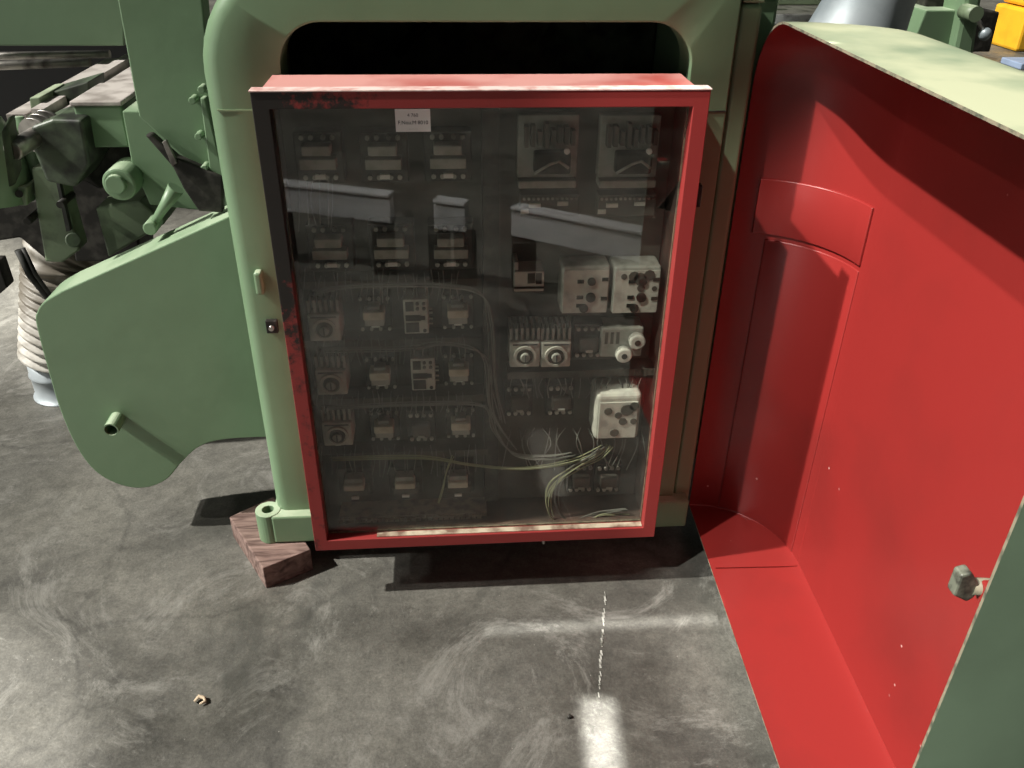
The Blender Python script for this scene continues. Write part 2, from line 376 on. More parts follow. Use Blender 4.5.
# lower castings: slotted arm, bolted block, hub, levers, dark jumble
ar = MB().prism(poly([(31, 168), (59, 166), (66, 200), (80, 250), (62, 263), (45, 262), (37, 215)], 2.10), 2.10, 2.16).build('slotted_arm', GREEN2, M, bevel=.005)
MB().prism(poly([(57, 182), (60, 182), (71, 230), (67, 231)], 2.09), 2.085, 2.101).build('slot_groove', BLACK, ar)
MB().cyl(at(73, 240, y=2.06), at(73, 240, y=2.11), .018, 20).build('arm_boss', GREEND, ar, bevel=.003)
MB().prism(poly([(-20, 187), (27, 187), (27, 206), (-20, 206)], 2.08), 2.08, 2.2).build('bolted_block', GREEN2, M, bevel=.004)
for p in ((5, 194), (19, 194)): MB().cyl(at(*p, y=2.065), at(*p, y=2.085), .009, 12).build('socket_bolt', DARK, M)
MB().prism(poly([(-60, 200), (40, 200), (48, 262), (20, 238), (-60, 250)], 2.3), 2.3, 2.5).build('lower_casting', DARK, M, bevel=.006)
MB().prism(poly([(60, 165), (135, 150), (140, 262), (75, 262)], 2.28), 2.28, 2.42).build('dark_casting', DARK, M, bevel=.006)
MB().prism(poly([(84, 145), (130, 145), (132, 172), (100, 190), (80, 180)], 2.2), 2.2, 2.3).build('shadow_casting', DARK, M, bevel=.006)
MB().prism(poly([(95, 208), (140, 200), (165, 224), (108, 258)], 2.12), 2.12, 2.26).build('cast_bracket', GREEN2, M, bevel=.006)
h = at(119, 185, y=2.0)
hb = MB().cyl((h.x, 2.0, h.z), (h.x, 2.1, h.z), .039, 32).build('round_hub', GREEN, M, bevel=.006)
MB().cyl((h.x-.004, 1.985, h.z+.004), (h.x-.004, 2.0, h.z+.004), .023, 28).build('hub_cap', GREEN, hb, bevel=.003)
# lever handle with pivot, black flat bar
p0 = at(152, 226, y=1.96); p1 = at(176, 188, y=1.96)
lv = MB().tube([p0, p0.lerp(p1, .5), p1], [.008, .012, .019], 14).build('lever_handle', GREEN, M)
MB().cyl((p0.x, 1.94, p0.z), (p0.x, 2.0, p0.z), .016, 20).build('lever_pivot', GREEN, lv, bevel=.003)
MB().prism(poly([(144, 136), (150, 135), (176, 158), (222, 178), (222, 214), (198, 212), (183, 190), (172, 168)], 1.93), 1.935, 1.962).build('chain_guard', DARK, M, bevel=.004)
MB().prism(poly([(162, 142), (166, 140), (177, 163), (172, 167)], 1.925), 1.925, 1.935).build('slotted_bar', STEEL, M, bevel=.001)
b = MB()
for p in ((27, 222), (60, 205), (66, 152)):
    q = at(*p, y=2.06); b.cyl((q.x, 2.06, q.z), (q.x, 2.14, q.z), .009, 12)
dots(b, 'casting_bolt', DARK, M)
b = MB(); b.tube([at(18, 250, y=2.3), at(30, 275, y=2.3), at(50, 300, y=2.35)], .01, 8); b.tube([at(23, 248, y=2.3), at(36, 275, y=2.3), at(54, 300, y=2.35)], .006, 8)
dots(b, 'cable', BLACK, M)
MB().prism(poly([(-20, 262), (-2, 262), (7, 288), (-20, 310)], 2.25), 2.25, 2.3).build('pedal', DARK, M, bevel=.003)

# ribbed extraction hose on a galvanised stub
hb0 = at(46, 406, z=0)
hc = Vector((hb0.x+.035, hb0.y+.10, 0))
HO = thing('extraction_hose', hc, 'ribbed dusty extraction hose on a galvanised stub behind the belt guard', 'hose')
b = MB(); path = []; rad = []
for i in range(0, 121):
    t = i/120
    if t < .62: p = Vector((.10*t/.62, 0, .14+.33*t/.62)); d = 0
    else:
        a = (t-.62)/.38*1.35; p = Vector((.10+.24*(1-math.cos(a)), .10*(1-math.cos(a)), .47+.14*math.sin(a)))
    path.append(hc+p); rad.append(.112+.009*math.sin(i*math.pi/3.5))
b.tube(path, rad, 32); b.build('bellows', RUBBER, HO)
b = MB(); b.tube([hc+Vector((0,0,z)) for z in (.0, .004, .004, .085, .09, .095, .15)], [.108, .108, .098, .098, .103, .098, .098], 36); b.build('stub_pipe', GALV, HO)

# ------------------------------------------------------------------ electrical cabinet
X0, X1, ZB, ZT = -.350, .494, .169, 1.2595
CB = thing('electrical_cabinet', (.07, 1.69, ZB), 'red steel electrical cabinet with glazed front fixed across green arch frame', 'cabinet')
bx0, bx1, bz0, bz1, by0, by1 = -.338, .478, .178, 1.256, 1.630, 1.768
t = .004
b = MB()
V8 = lambda x0, x1, y0, z0, z1: [b.bm.verts.new(p) for p in ((x0, y0, z0), (x1, y0, z0), (x1, y0, z1), (x0, y0, z1))]
of, ob = V8(bx0, bx1, by0, bz0, bz1), V8(bx0, bx1, by1, bz0, bz1)
nf, nb = V8(bx0+t, bx1-t, by0, bz0+t, bz1-t), V8(bx0+t, bx1-t, by1-t, bz0+t, bz1-t)
for i in range(4):
    j = (i+1) % 4
    b.bm.faces.new((of[i], of[j], ob[j], ob[i])); b.bm.faces.new((of[i], nf[i], nf[j], of[j]))
    b.bm.faces.new((nf[i], nb[i], nb[j], nf[j])).material_index = 1
b.bm.faces.new(ob); b.bm.faces.new(nb).material_index = 1
def worn(name, base, edge, dirty=None):
    """red enamel flaking to black, most at upper left of the door (a stain with its own shape)"""
    m, N, L, bs = nodes(name)
    tc = N.new('ShaderNodeTexCoord'); sx = N.new('ShaderNodeSeparateXYZ'); L.new(tc.outputs['Object'], sx.inputs[0])
    def mth(op, a, c_=None, clamp=False):
        x = N.new('ShaderNodeMath'); x.operation = op; x.use_clamp = clamp
        for i, v in enumerate((a, c_)):
            if v is None: continue
            if isinstance(v, (int, float)): x.inputs[i].default_value = v
            else: L.new(v, x.inputs[i])
        return x.outputs[0]
    # distance measure from the upper left corner: full wear on stile above z=.84, on top bar left of x=-.02
    ax = mth('MULTIPLY', mth('SUBTRACT', -.04, sx.outputs[0]), 2.6, True)
    az = mth('MULTIPLY', mth('SUBTRACT', sx.outputs[2], .74), 4.0, True)
    wear = mth('MULTIPLY', ax, az)
    n = N.new('ShaderNodeTexNoise'); n.inputs['Scale'].default_value = 17; n.inputs['Detail'].default_value = 8; n.inputs['Roughness'].default_value = .75; L.new(tc.outputs['Object'], n.inputs['Vector'])
    tot = mth('ADD', mth('MULTIPLY', wear, .32), mth('MULTIPLY', n.outputs[0], .75))
    left = mth('MULTIPLY', mth('MULTIPLY', mth('SUBTRACT', -.30, sx.outputs[0]), 40, True), .09)
    tot = mth('ADD', tot, left)
    r = N.new('ShaderNodeValToRGB'); r.color_ramp.elements[0].position = .48; r.color_ramp.elements[1].position = .56
    r.color_ramp.elements[0].color = (*base, 1); r.color_ramp.elements[1].color = (*edge, 1)
    L.new(tot, r.inputs[0]); L.new(r.outputs[0], bs.inputs['Base Color']); bs.inputs['Roughness'].default_value = .45
    return m
DOORRED = worn('worn_red_enamel', (.24, .026, .024), (.013, .010, .008))
def glare_red():
    m = mat('glare_pink_enamel', (.62, .30, .27), .5, c2=(.42, .09, .075), scale=5, lo=.42, hi=.66, detail=8)  # bright light on the cabinet top put into the body colour as pink
    return m
b.build('cabinet_body', [glare_red(), mat('dark_cabinet_lining', (.045, .030, .024), .7, c2=(.09, .05, .04), scale=12)], CB, bevel=.0008)
MB().box(bx0+.008, bx1-.008, 1.752, 1.760, bz0+.01, bz1-.01).build('mounting_plate', BROWNP, CB)
# door frame
s_ = .031; yd0, yd1 = 1.600, 1.628
def frame_mesh(x0, x1, z0, z1, s, y0, y1):
    b = MB(); return b.prism([(x0, z0), (x1, z0), (x1, z1), (x0, z1)], y0, y1, [(x0+s, z0+s), (x1-s, z0+s), (x1-s, z1-s), (x0+s, z1-s)])
DR = frame_mesh(X0, X1, ZB, ZT, s_, yd0, yd1).build('door_frame', DOORRED, CB, bevel=.0015)
# top lip of the door, its bright lit edge painted in as pale pink
MB().box(X0-.002, X1+.001, 1.598, 1.630, ZT+.0002, ZT+.0022).build('door_top_edge', mat('lit_pink_edge', (.75, .58, .54), .6, c2=(.55, .30, .27), scale=30), DR)
frame_mesh(X0+s_-.004, X1-s_+.004, ZB+s_-.004, ZT-s_+.004, .006, 1.6285, 1.6325).build('pane_bead', RUST, DR)
MB().box(X0+s_+.12, X1-s_-.002, 1.6055, 1.6215, ZB+s_+.0003, ZB+s_+.0025).build('dust_ledge', mat('cream_dust', (.42, .36, .26), .9, c2=(.15, .09, .06), scale=26, lo=.4, hi=.6), DR)
# glass with broken corner near right
gm = bpy.data.materials.new('dusty_glass'); gm.use_nodes = True; N = gm.node_tree.nodes; L = gm.node_tree.links
N.clear(); out = N.new('ShaderNodeOutputMaterial'); tr = N.new('ShaderNodeBsdfTransparent'); gl = N.new('ShaderNodeBsdfGlossy'); df = N.new('ShaderNodeBsdfDiffuse')
tr.inputs[0].default_value = (.93, .94, .91, 1); gl.inputs['Roughness'].default_value = .012; df.inputs[0].default_value = (.5, .48, .42, 1)
m1 = N.new('ShaderNodeMixShader'); m2 = N.new('ShaderNodeMixShader'); m1.inputs[0].default_value = .065
tc = N.new('ShaderNodeTexCoord'); nn = N.new('ShaderNodeTexNoise'); nn.inputs['Scale'].default_value = 5; nn.inputs['Detail'].default_value = 9; nn.inputs['Roughness'].default_value = .7
rp = N.new('ShaderNodeValToRGB'); rp.color_ramp.elements[0].position = .35; rp.color_ramp.elements[1].position = .75
rp.color_ramp.elements[0].color = (.0, .0, .0, 1); rp.color_ramp.elements[1].color = (.03, .03, .03, 1)
L.new(tc.outputs['Object'], nn.inputs['Vector']); L.new(nn.outputs[0], rp.inputs[0]); L.new(rp.outputs[0], m2.inputs[0])
L.new(tr.outputs[0], m1.inputs[1]); L.new(gl.outputs[0], m1.inputs[2]); L.new(m1.outputs[0], m2.inputs[1]); L.new(df.outputs[0], m2.inputs[2]); L.new(m2.outputs[0], out.inputs[0])
GLASS = gm
gx0, gx1, gz0, gz1 = X0+s_-.002, X1-s_+.002, ZB+s_-.002, ZT-s_+.002
k1 = at(683, 178, y=1.622); k2 = at(658, 208, y=1.622); k3 = at(681, 214, y=1.622)
MB().prism([(gx0, gz0), (gx1, gz0), (gx1, k3.z), (k2.x, k2.z), (gx1, k1.z), (gx1, gz1), (gx0, gz1)], 1.622, 1.625).build('glass_pane', GLASS, DR)
# paper label stuck on the glass
l0 = at(396, 132, y=1.62); l1 = at(430, 109, y=1.62)
lb = MB().box(l0.x, l1.x, 1.6205, 1.6215, l0.z, l1.z).build('paper_label', WHITE, DR)
lcx = (l0.x+l1.x)/2
for body, sz, dz in (('4 760', .009, .0095), ('F.Nou.M 8010', .0098, -.004), ('- - - - - - -', .004, -.0155)):
    text('label_print', body, sz, (lcx, 1.6203, (l0.z+l1.z)/2+dz), INK, lb)
# small latch tab below the door, seen as a pin
MB().cyl((.215, 1.615, .150), (.215, 1.615, .170), .004, 10).build('drain_pin', STEEL, CB)
MB().box(X1-.001, X1+.010, 1.606, 1.626, 1.03, 1.075).build('door_hinge', DARK, DR, bevel=.002)

# ---- things inside the cabinet, all sitting on the mounting plate (back at y = YP)
YP = 1.752
def kit(name): 
    return thing(name, (0, 0, 0), '', '')
def finish(o, px, py, label, cat, group, ydep=1.675):
    q = at(px, py, y=ydep); o.location = (q.x, YP, q.z); tag(o, label, cat, group)
protos = {}
def contactor_big():
    o = kit('contactor')
    MB().box(-.048, .048, -.045, 0, -.052, .050).build('base', BLACK, o, bevel=.003)
    MB().box(-.028, .028, -.082, -.046, .012, .032).build('arc_cover', GREYP, o, bevel=.003)
    MB().box(-.036, .036, -.075, -.046, -.017, .004).build('coil_cover', GREYP, o, bevel=.002)
    b = MB()
    for s in (-1, 1):
        for z in (.04, -.04): 
            for x in (.012, .030): b.cyl((s*x, -.052, z), (s*x, -.044, z), .005, 8)
    dots(b, 'terminal_screw', STEEL, o)
    MB().box(-.010, .010, -.0555, -.046, -.042, -.033).build('name_tag', WHITE, o)
    return o
def contactor_small():
    o = kit('contactor')
    MB().box(-.036, .036, -.040, 0, -.042, .042).build('base', BLACK, o, bevel=.003)
    MB().box(-.023, .023, -.080, -.041, .002, .022).build('arc_cover', BEIGE, o, bevel=.003)
    MB().box(-.013, .013, -.070, -.041, .0225, .031).build('arc_cap', GREYP, o, bevel=.002)
    MB().box(-.021, .021, -.072, -.041, -.016, .001).build('coil_cover', GREYP, o, bevel=.002)
    b = MB()
    for x in (-.03, -.01, .01, .03):
        for z in (.037, -.037): b.cyl((x, -.046, z), (x, -.039, z), .004, 8)
    dots(b, 'terminal_screw', STEEL, o)
    MB().box(-.009, .009, -.050, -.041, -.030, -.022).build('name_tag', WHITE, o)
    return o
def contactor_low():
    o = kit('contactor')
    MB().box(-.042, .042, -.040, 0, -.045, .038).build('base', BLACK, o, bevel=.003)
    MB().box(-.022, .022, -.070, -.041, .014, .028).build('arc_cap', GREYP, o, bevel=.002)
    MB().box(-.025, .025, -.078, -.041, -.004, .013).build('arc_cover', BEIGE, o, bevel=.003)
    MB().box(-.034, .034, -.066, -.041, -.030, -.006).build('coil_cover', BROWNP, o, bevel=.005)
    MB().box(-.009, .009, -.072, -.066, -.034, -.028).build('name_tag', WHITE, o)
    return o
def timer_relay():
    o = kit('timer_relay')
    MB().box(-.034, .034, -.080, 0, -.046, .018).build('housing', PALE, o, bevel=.003)
    b = MB()
    for i in range(6): b.box(-.034+.0124*i, -.034+.0124*i+.006, -.068, -.01, .0185, .048)
    dots(b, 'terminal_rib', GREYP, o)
    MB().box(-.033, .033, -.040, -.002, .0187, .046).build('terminal_block', BROWNP, o)
    b = MB(); b._ring((0, -.080, -.016), (0, -.086, -.016), .026, .020, 28); b.build('dial_ring', PALE, o)
    MB().cyl((0, -.0802, -.016), (0, -.084, -.016), .018, 24).build('dial_recess', BROWNP, o)
    d = MB().cyl((0, -.084, -.016), (0, -.093, -.016), .011, 20).build('dial_knob', GREYP, o, bevel=.002)
    MB().box(-.0015, .0015, -.0945, -.0932, -.025, -.007).build('dial_pointer', INK, d)
    MB().box(-.028, .028, -.0812, -.0802, .011, .0145).build('printed_strip', INK, o)
    return o
def module():
    o = kit('overload_relay')
    MB().box(-.027, .027, -.070, 0, -.040, .044).build('housing', PALE, o, bevel=.002)
    b = MB()
    for x0, x1, z0, z1 in ((-.023, .006, -.036, -.012), (-.022, -.004, .016, .038), (-.023, .010, -.008, .006), (.010, .020, -.006, .004)):
        b.box(x0, x1, -.0715, -.0702, z0, z1)
    dots(b, 'dark_window', BLACK, o)
    b = MB()
    for x, z in ((.004, .034), (.018, .034), (.004, .022), (.018, .022), (.018, -.032)): b.cyl((x, -.0732, z), (x, -.0702, z), .004, 10)
    dots(b, 'terminal_screw', DARK, o)
    b = MB()
    for z in (.010, -.014, .0, -.026): b.box(.0275, .036, -.05, -.045, z-.0015, z+.0015)
    dots(b, 'side_pin', PALE, o)
    return o
rowname = {0: 'top row', 1: 'second row', 2: 'third row', 3: 'fourth row', 4: 'fifth row', 5: 'bottom row'}
colname = ['left', 'middle', 'right']
pb = None
for r, pts in enumerate([[(317, 162), (383, 162), (448, 161)], [(329, 253), (391, 252), (451, 252)]]):
    for c, p in enumerate(pts):
        if pb is None: o = pb = contactor_big()
        else: o = copy_tree(pb)
        finish(o, *p, 'large grey and black contactor at %s of the %s inside cabinet' % (colname[c], rowname[r]), 'contactor', 'contactors behind the glass')
ps = None
for p, lab in (((374, 321), 'beige contactor in third row, just right of the dial timer'), ((458, 319), 'beige contactor at right end of the third row'),
               ((380, 381), 'beige contactor in fourth row, between dial timer and black and white relay'), ((459, 377), 'beige contactor at right end of the fourth row'),
               ((384, 434), 'beige contactor in fifth row, just right of the dial timer'), ((461, 431), 'beige contactor at right end of the fifth row')):
    o = ps = contactor_small() if ps is None else copy_tree(ps)
    finish(o, *p, lab + ' inside cabinet', 'contactor', 'contactors behind the glass')
pl = None
for p, lab in (((354, 490), 'left one of three low brown contactors in bottom row'), ((405, 488), 'middle one of three low brown contactors in bottom row'),
               ((458, 487), 'right one of three low brown contactors in bottom row')):
    o = pl = contactor_low() if pl is None else copy_tree(pl)
    finish(o, *p, lab + ' inside cabinet', 'contactor', 'contactors behind the glass')
pt = None
for p, lab in (((324, 322), 'pale timer relay with round dial, uppermost of left column'), ((331, 377), 'pale timer relay with round dial, middle of left column'),
               ((337, 429), 'pale timer relay with round dial, lowest of left column'), ((525, 349), 'pale timer relay, left one of the side by side pair'),
               ((556, 349), 'pale timer relay, right one of the side by side pair')):
    o = pt = timer_relay() if pt is None else copy_tree(pt)
    finish(o, *p, lab + ' inside cabinet', 'timer relay', 'dial timers behind the glass')
pm = None
for p, lab in (((416, 319), 'black and white overload relay in the third row'), ((423, 377), 'black and white overload relay in the fourth row')):
    o = pm = module() if pm is None else copy_tree(pm)
    finish(o, *p, lab + ' inside cabinet', 'relay', 'overload relays behind the glass')
# dark contactors
def contactor_dark():
    o = kit('contactor')
    MB().box(-.034, .034, -.045, 0, -.045, .045).build('base', BLACK, o, bevel=.003)
    MB().box(-.022, .022, -.068, -.046, -.018, .018).build('coil_cover', BROWNP, o, bevel=.005)
    b = MB()
    for x in (-.024, -.008, .008, .024):
        for z in (.034, -.034): b.cyl((x, -.051, z), (x, -.044, z), .005, 8)
    dots(b, 'terminal_screw', STEEL, o)
    MB().box(-.008, .008, -.072, -.0685, -.016, -.010).build('name_tag', GREYP, o)
    return o
pd = None
for p, lab in (((421, 434), 'dark contactor in the fifth row between two beige ones'), ((520, 408), 'dark contactor under the left one of the paired timers'),
               ((562, 407), 'dark contactor under the right one of the paired timers'), ((590, 348), 'dark contactor between paired timers and fuse holder'),
               ((582, 486), 'dark contactor at lower right, beside the wire loop'), ((610, 486), 'dark contactor at lower right corner by the frame')):
    o = pd = contactor_dark() if pd is None else copy_tree(pd)
    finish(o, *p, lab + ' inside cabinet', 'contactor', 'dark contactors behind the glass')
# transformer boards upper right
pr = None
for px, lab in ((549, 'left dusty grey open rectifier board at upper right'), (631, 'right dusty grey open rectifier board at upper right')):
    if pr is None:
        o = pr = kit('rectifier_board')
        MB().box(-.062, .062, -.030, 0, -.060, .068).build('board', GREYP, o, bevel=.003)
        b = MB()
        random.seed(3)
        for i in range(8):
            x = -.05+.0135*i; b.box(x, x+.008, -.055, -.0305, .012+random.uniform(-.005, .005), .05+random.uniform(-.01, .01))
        dots(b, 'capacitor', BROWNP, o)
        b = MB(); b.box(-.030, .045, -.060, -.0305, -.045, .0); b.build('coil_block', DARK, o, bevel=.005); b = MB(); b.tube([(-.03, -.065, -.04), (0, -.07, -.02), (.02, -.066, -.015), (.04, -.065, -.03)], .003, 8); b.build('coil_lead', GREYP, o)
        MB().cyl((.035, -.066, .004), (.035, -.058, .004), .006, 10).build('lamp_lens', WHITE, o)
        MB().box(-.060, .060, -.045, 0, -.078, -.062).build('lower_rail', GREYP, o, bevel=.002)
    else: o = copy_tree(pr)
    finish(o, px, 152, lab + ' inside cabinet', 'circuit board', 'rectifier boards behind the glass', 1.70)
pr = None
for px, lab in ((550, 'left dark terminal strip with white tags below rectifier board'), (627, 'right dark terminal strip with white tags below rectifier board')):
    if pr is None:
        o = pr = kit('terminal_strip')
        MB().box(-.062, .062, -.040, 0, -.022, .026).build('strip_body', BROWNP, o, bevel=.002)
        for x0, x1, z in ((-.045, -.020, .0), (.015, .038, .003), (-.062, -.045, -.014)): MB().box(x0, x1, -.0445, -.0405, z, z+.009).build('name_tag', PALE, o)
        b = MB()
        for i in range(12): b.cyl((-.055+.01*i, -.044, .018), (-.055+.01*i, -.0405, .018), .003, 8)
        dots(b, 'terminal_screw', STEEL, o)
    else: o = copy_tree(pr)
    finish(o, px, 207, lab + ' inside cabinet', 'terminal strip', 'terminal strips behind the glass', 1.71)
# small counter module
o = kit('hour_counter')
MB().box(-.035, .030, -.06, 0, -.026, .022).build('housing', PALE, o, bevel=.002)
b = MB(); b.box(-.006, .010, -.0612, -.0602, -.006, .018); b.build('brown_window', BROWNP, o)
b = MB(); b.box(.012, .025, -.0612, -.0602, -.008, .018); b.build('dark_window', BLACK, o)
MB().box(-.036, .031, -.063, -.0602, -.018, -.014).build('groove', DARK, o)
MB().box(-.035, -.026, -.055, 0, .0225, .042).build('clip', PALE, o, bevel=.002)
finish(o, 531, 284, 'small pale counter module with two dark windows left of the grey relay boxes', 'counter', None)
# two grey relay boxes
pr = None
for i, (px, lab) in enumerate(((586, 'grey relay box with black plugs, left one of the pair'), (637, 'grey relay box with black plugs and dirt, right one of the pair'))):
    if pr is None:
        o = pr = kit('relay_box')
        MB().box(-.053, .053, -.066, 0, -.055, .058).build('housing', GREYP, o, bevel=.007, seg=3)
        MB().box(-.050, .050, -.0685, -.0665, -.053, .050).build('face_plate', PALE, o, bevel=.001)
        for x, z, r in ((.012, .024, .009), (.012, -.014, .011), (-.002, -.040, .010)): MB().cyl((x, -.074, z), (x, -.0686, z), r, 18).build('round_plug', DARK, o)
        for x, z in ((-.012, .024), (-.012, -.014), (.042, .028), (.042, -.018), (-.012, -.034)): MB().box(x-.007, x+.007, -.071, -.0686, z-.004, z+.004).build('slot', DARK, o)
    else: o = copy_tree(pr)
    if i == 1:
        o.location = (0, 0, 0)
        for x, z, r in ((-.008, .036, .012), (.006, .030, .015), (.026, .038, .013), (-.030, .036, .007), (.010, .008, .009), (.040, .006, .006)):
            MB().cyl((x, -.0702, z), (x, -.0686, z), r, 9).build('dirt_patch', BROWNP, o)
    finish(o, px, 293, lab + ' inside cabinet', 'relay box', 'grey relay boxes behind the glass')
o = kit('fuse_holder')
MB().box(-.049, .049, -.06, 0, -.036, .040).build('fuse_base', GREYP, o, bevel=.004)
for x, z in ((.032, .012), (.004, -.022)):
    k = MB().cyl((x, -.082, z), (x, -.0605, z), .019, 24).build('fuse_cap', PALE, o, bevel=.004); MB().cyl((x, -.0835, z), (x, -.0822, z), .007, 14).build('cap_window', DARK, k)
b = MB()
for i in range(3): b.box(-.04+.013*i, -.033+.013*i, -.0615, -.0605, .0, .03)
dots(b, 'printed_mark', BROWNP, o)
finish(o, 623, 347, 'grey fuse holder with two round white fuse caps under the relay boxes', 'fuse holder', None)
o = kit('relay_box')
MB().box(-.055, .055, -.088, 0, -.068, .062).build('housing', PALE, o, bevel=.012, seg=3)
MB().box(-.046, .046, -.0915, -.0885, -.060, .042).build('face_plate', PALE, o, bevel=.001)
for x, z, s in ((-.025, .018, .010), (.0, .006, .009), (.02, .02, .016), (.036, .03, .012), (.012, -.012, .010), (.038, -.012, .008), (-.006, -.044, .011)): MB().cyl((x, -.093, z), (x, -.0916, z), s, 10).build('dirt_patch', BROWNP, o)
finish(o, 617, 414, 'white relay box with dirt marks above the yellow green wires', 'relay box', None)
# trunking strips and terminal rail, wires
duct = None
for (px0, px1, py, lab) in ((300, 480, 286, 'thin grey wire duct under the second contactor row'), (305, 482, 345, 'thin grey wire duct under the third row'),
                            (312, 486, 403, 'thin grey wire duct under the fourth row'), (318, 488, 458, 'thin grey wire duct above the bottom row'), (508, 655, 376, 'thin grey wire duct under the paired timers')):
    a = at(px0, py, y=1.70); c = at(px1, py, y=1.70)
    o = MB().box(a.x, c.x, 1.70, 1.752, a.z-.009, a.z+.009)
    for i in range(int((c.x-a.x)/.012)): o.box(a.x+.012*i, a.x+.012*i+.005, 1.6985, 1.70, a.z-.008, a.z+.008)
    tag(o.build('wire_duct', BROWNP), lab + ' inside cabinet', 'wire duct', 'wire ducts behind the glass')
a = at(485, 110, y=1.70); c = at(508, 500, y=1.70)
tag(MB().box(a.x-.006, a.x+.028, 1.70, 1.752, c.z, a.z).build('wire_duct', BLACK), 'wide black vertical wire duct in the middle inside cabinet', 'wire duct', 'wire ducts behind the glass')
for px0, px1, lab in ((340, 487, 'left brown terminal rail along the cabinet bottom'), (494, 640, 'right brown terminal rail along the cabinet bottom')):
    a = at(px0, 526, y=1.69); c = at(px1, 512, y=1.69)
    o = MB().box(a.x, c.x, 1.69, 1.752, a.z, c.z)
    for i in range(int((c.x-a.x)/.014)): o.box(a.x+.014*i, a.x+.014*i+.011, 1.683, 1.69, a.z+.002, c.z-.004)
    tag(o.build('terminal_rail', mat('brown_terminals_'+lab[:4], (.30, .24, .18), .7, c2=(.18, .14, .11), scale=40)), lab, 'terminal rail', 'terminal rails behind the glass')
def wires(paths, r, m, name, label, y=1.672):
    b = MB(); one = len(paths) > 20
    q0_ = at(*paths[0][0][:2], y=y)
    o = None if one else thing(name, q0_, label, 'wires')
    for P in paths:
        pts = [at(px, py, y=y+dy) for px, py, dy in P]
        # catmull-rom
        out = []
        for i in range(len(pts)-1):
            p0, p1, p2, p3 = pts[max(i-1, 0)], pts[i], pts[i+1], pts[min(i+2, len(pts)-1)]
            for s in range(6):
                t = s/6; out.append(.5*((2*p1)+(p2-p0)*t+(2*p0-5*p1+4*p2-p3)*t*t+(3*p1-p0-3*p2+p3)*t**3))
        out.append(pts[-1]); b.tube(out, r, 6)
    if not one: dots(b, 'wire', m, o); return o
    return tag(b.build(name, m), label, 'wires', kind='stuff')
random.seed(11)
def bundle(base, n, spread):
    return [[(px+random.uniform(-1, 1)*spread+k*1.6, py+random.uniform(-.6, .6)*spread+k*1.2, random.uniform(-.008, .008)) for px, py in base] for k in range(n)]
wires(bundle([(312, 290), (360, 284), (440, 284), (478, 292), (488, 320), (492, 380), (500, 420)], 4, 1.2), .0016, WIRE, 'wire_bundle', 'grey wire bundle sweeping along under the second contactor row')
wires(bundle([(320, 348), (400, 347), (440, 342), (474, 348), (486, 365), (490, 410), (512, 446)], 4, 1.2), .0016, WIRE, 'wire_bundle', 'grey wire bundle along under the third row of relays')
wires(bundle([(325, 406), (420, 402), (480, 404), (492, 430), (512, 452), (545, 456), (570, 452)], 4, 1.2), .0016, WIRE, 'wire_bundle', 'grey wire bundle along under the fourth row, bending down right')
wires(bundle([(330, 458), (420, 456), (470, 464), (520, 467), (570, 460), (602, 446)], 3, 1.0), .0016, WIREY, 'wire_bundle', 'pale wire bundle running from the fifth row to the white relay box')
wires(bundle([(608, 444), (596, 455), (575, 465), (553, 480), (545, 497), (549, 515), (562, 524), (585, 524), (600, 515), (630, 515)], 4, 1.3), .0017, WIREY, 'wire_loop', 'yellow green earth wires looping down from the white relay box')
wires(bundle([(604, 445), (588, 456), (566, 470), (556, 484), (556, 505), (568, 520), (600, 512), (625, 508)], 3, 1.0), .0015, WIRE, 'wire_loop', 'grey wires looping beside the yellow green earth wires')
wires(bundle([(452, 455), (446, 470), (442, 488), (438, 502)], 2, .8), .0013, WIREY, 'wire_loop', 'short yellow wires hanging in front of the bottom contactor row')
vw = []
for row, (pya, pyb) in enumerate(((176, 228), (272, 302), (338, 362), (394, 414), (448, 474))):
    for k in range(6 if row == 0 else 24):
        px = 300 + row*6 + k*6.6 + random.uniform(-2, 2)
        vw.append([(px, pya+random.uniform(-4, 4), .03), (px+random.uniform(-3, 3), (pya+pyb)/2, .02), (px+random.uniform(-3, 3), pyb+random.uniform(-4, 4), .03)])
for k in range(18):
    px = 512 + k*7.6; vw.append([(px, 378, .03), (px+random.uniform(-5, 5), 388, .02), (px+random.uniform(-3, 3), 398, .03)]); vw.append([(px, 428, .03), (px+random.uniform(-9, 9), 445, .0), (px+random.uniform(-12, 12), 470, .03)])
wires(vw, .0012, WIRE, 'control_wires', 'many thin grey control wires strung between the contactor rows')

# ------------------------------------------------------------------ opened cover (green outside, red inside)
CV = thing('machine_cover', (.75, 1.30, .06), 'big opened machine cover, green outside and glossy red inside, hinged at right', 'machine cover')
ut = Vector((-.033, -1, 0)).normalized(); ud = Vector((1, -.033, 0)).normalized(); org = Vector((.660, 1.85, 0))
LT, D_ = 1.165, .235
def rrect(t0, t1, z0, z1, rs, nc=10, ne=14):   # rs: far-bottom, far-top, near-top, near-bottom
    P = []
    cs = [(t0, z0, rs[0], 1, 1, 270, 180), (t0, z1, rs[1], 1, -1, 180, 90), (t1, z1, rs[2], -1, -1, 90, 0), (t1, z0, rs[3], -1, 1, 0, -90)]
    for i, (t, z, r, st, sz, a0, a1) in enumerate(cs):
        c_ = arc(t+st*r, z+sz*r, r, a0, a1, nc)
        if P:
            l = P[-1]
            for k in range(1, ne): P.append((l[0]+(c_[0][0]-l[0])*k/ne, l[1]+(c_[0][1]-l[1])*k/ne))
        P += c_
    l = P[-1]; f_ = P[0]
    for k in range(1, ne): P.append((l[0]+(f_[0]-l[0])*k/ne, l[1]+(f_[1]-l[1])*k/ne))
    return P
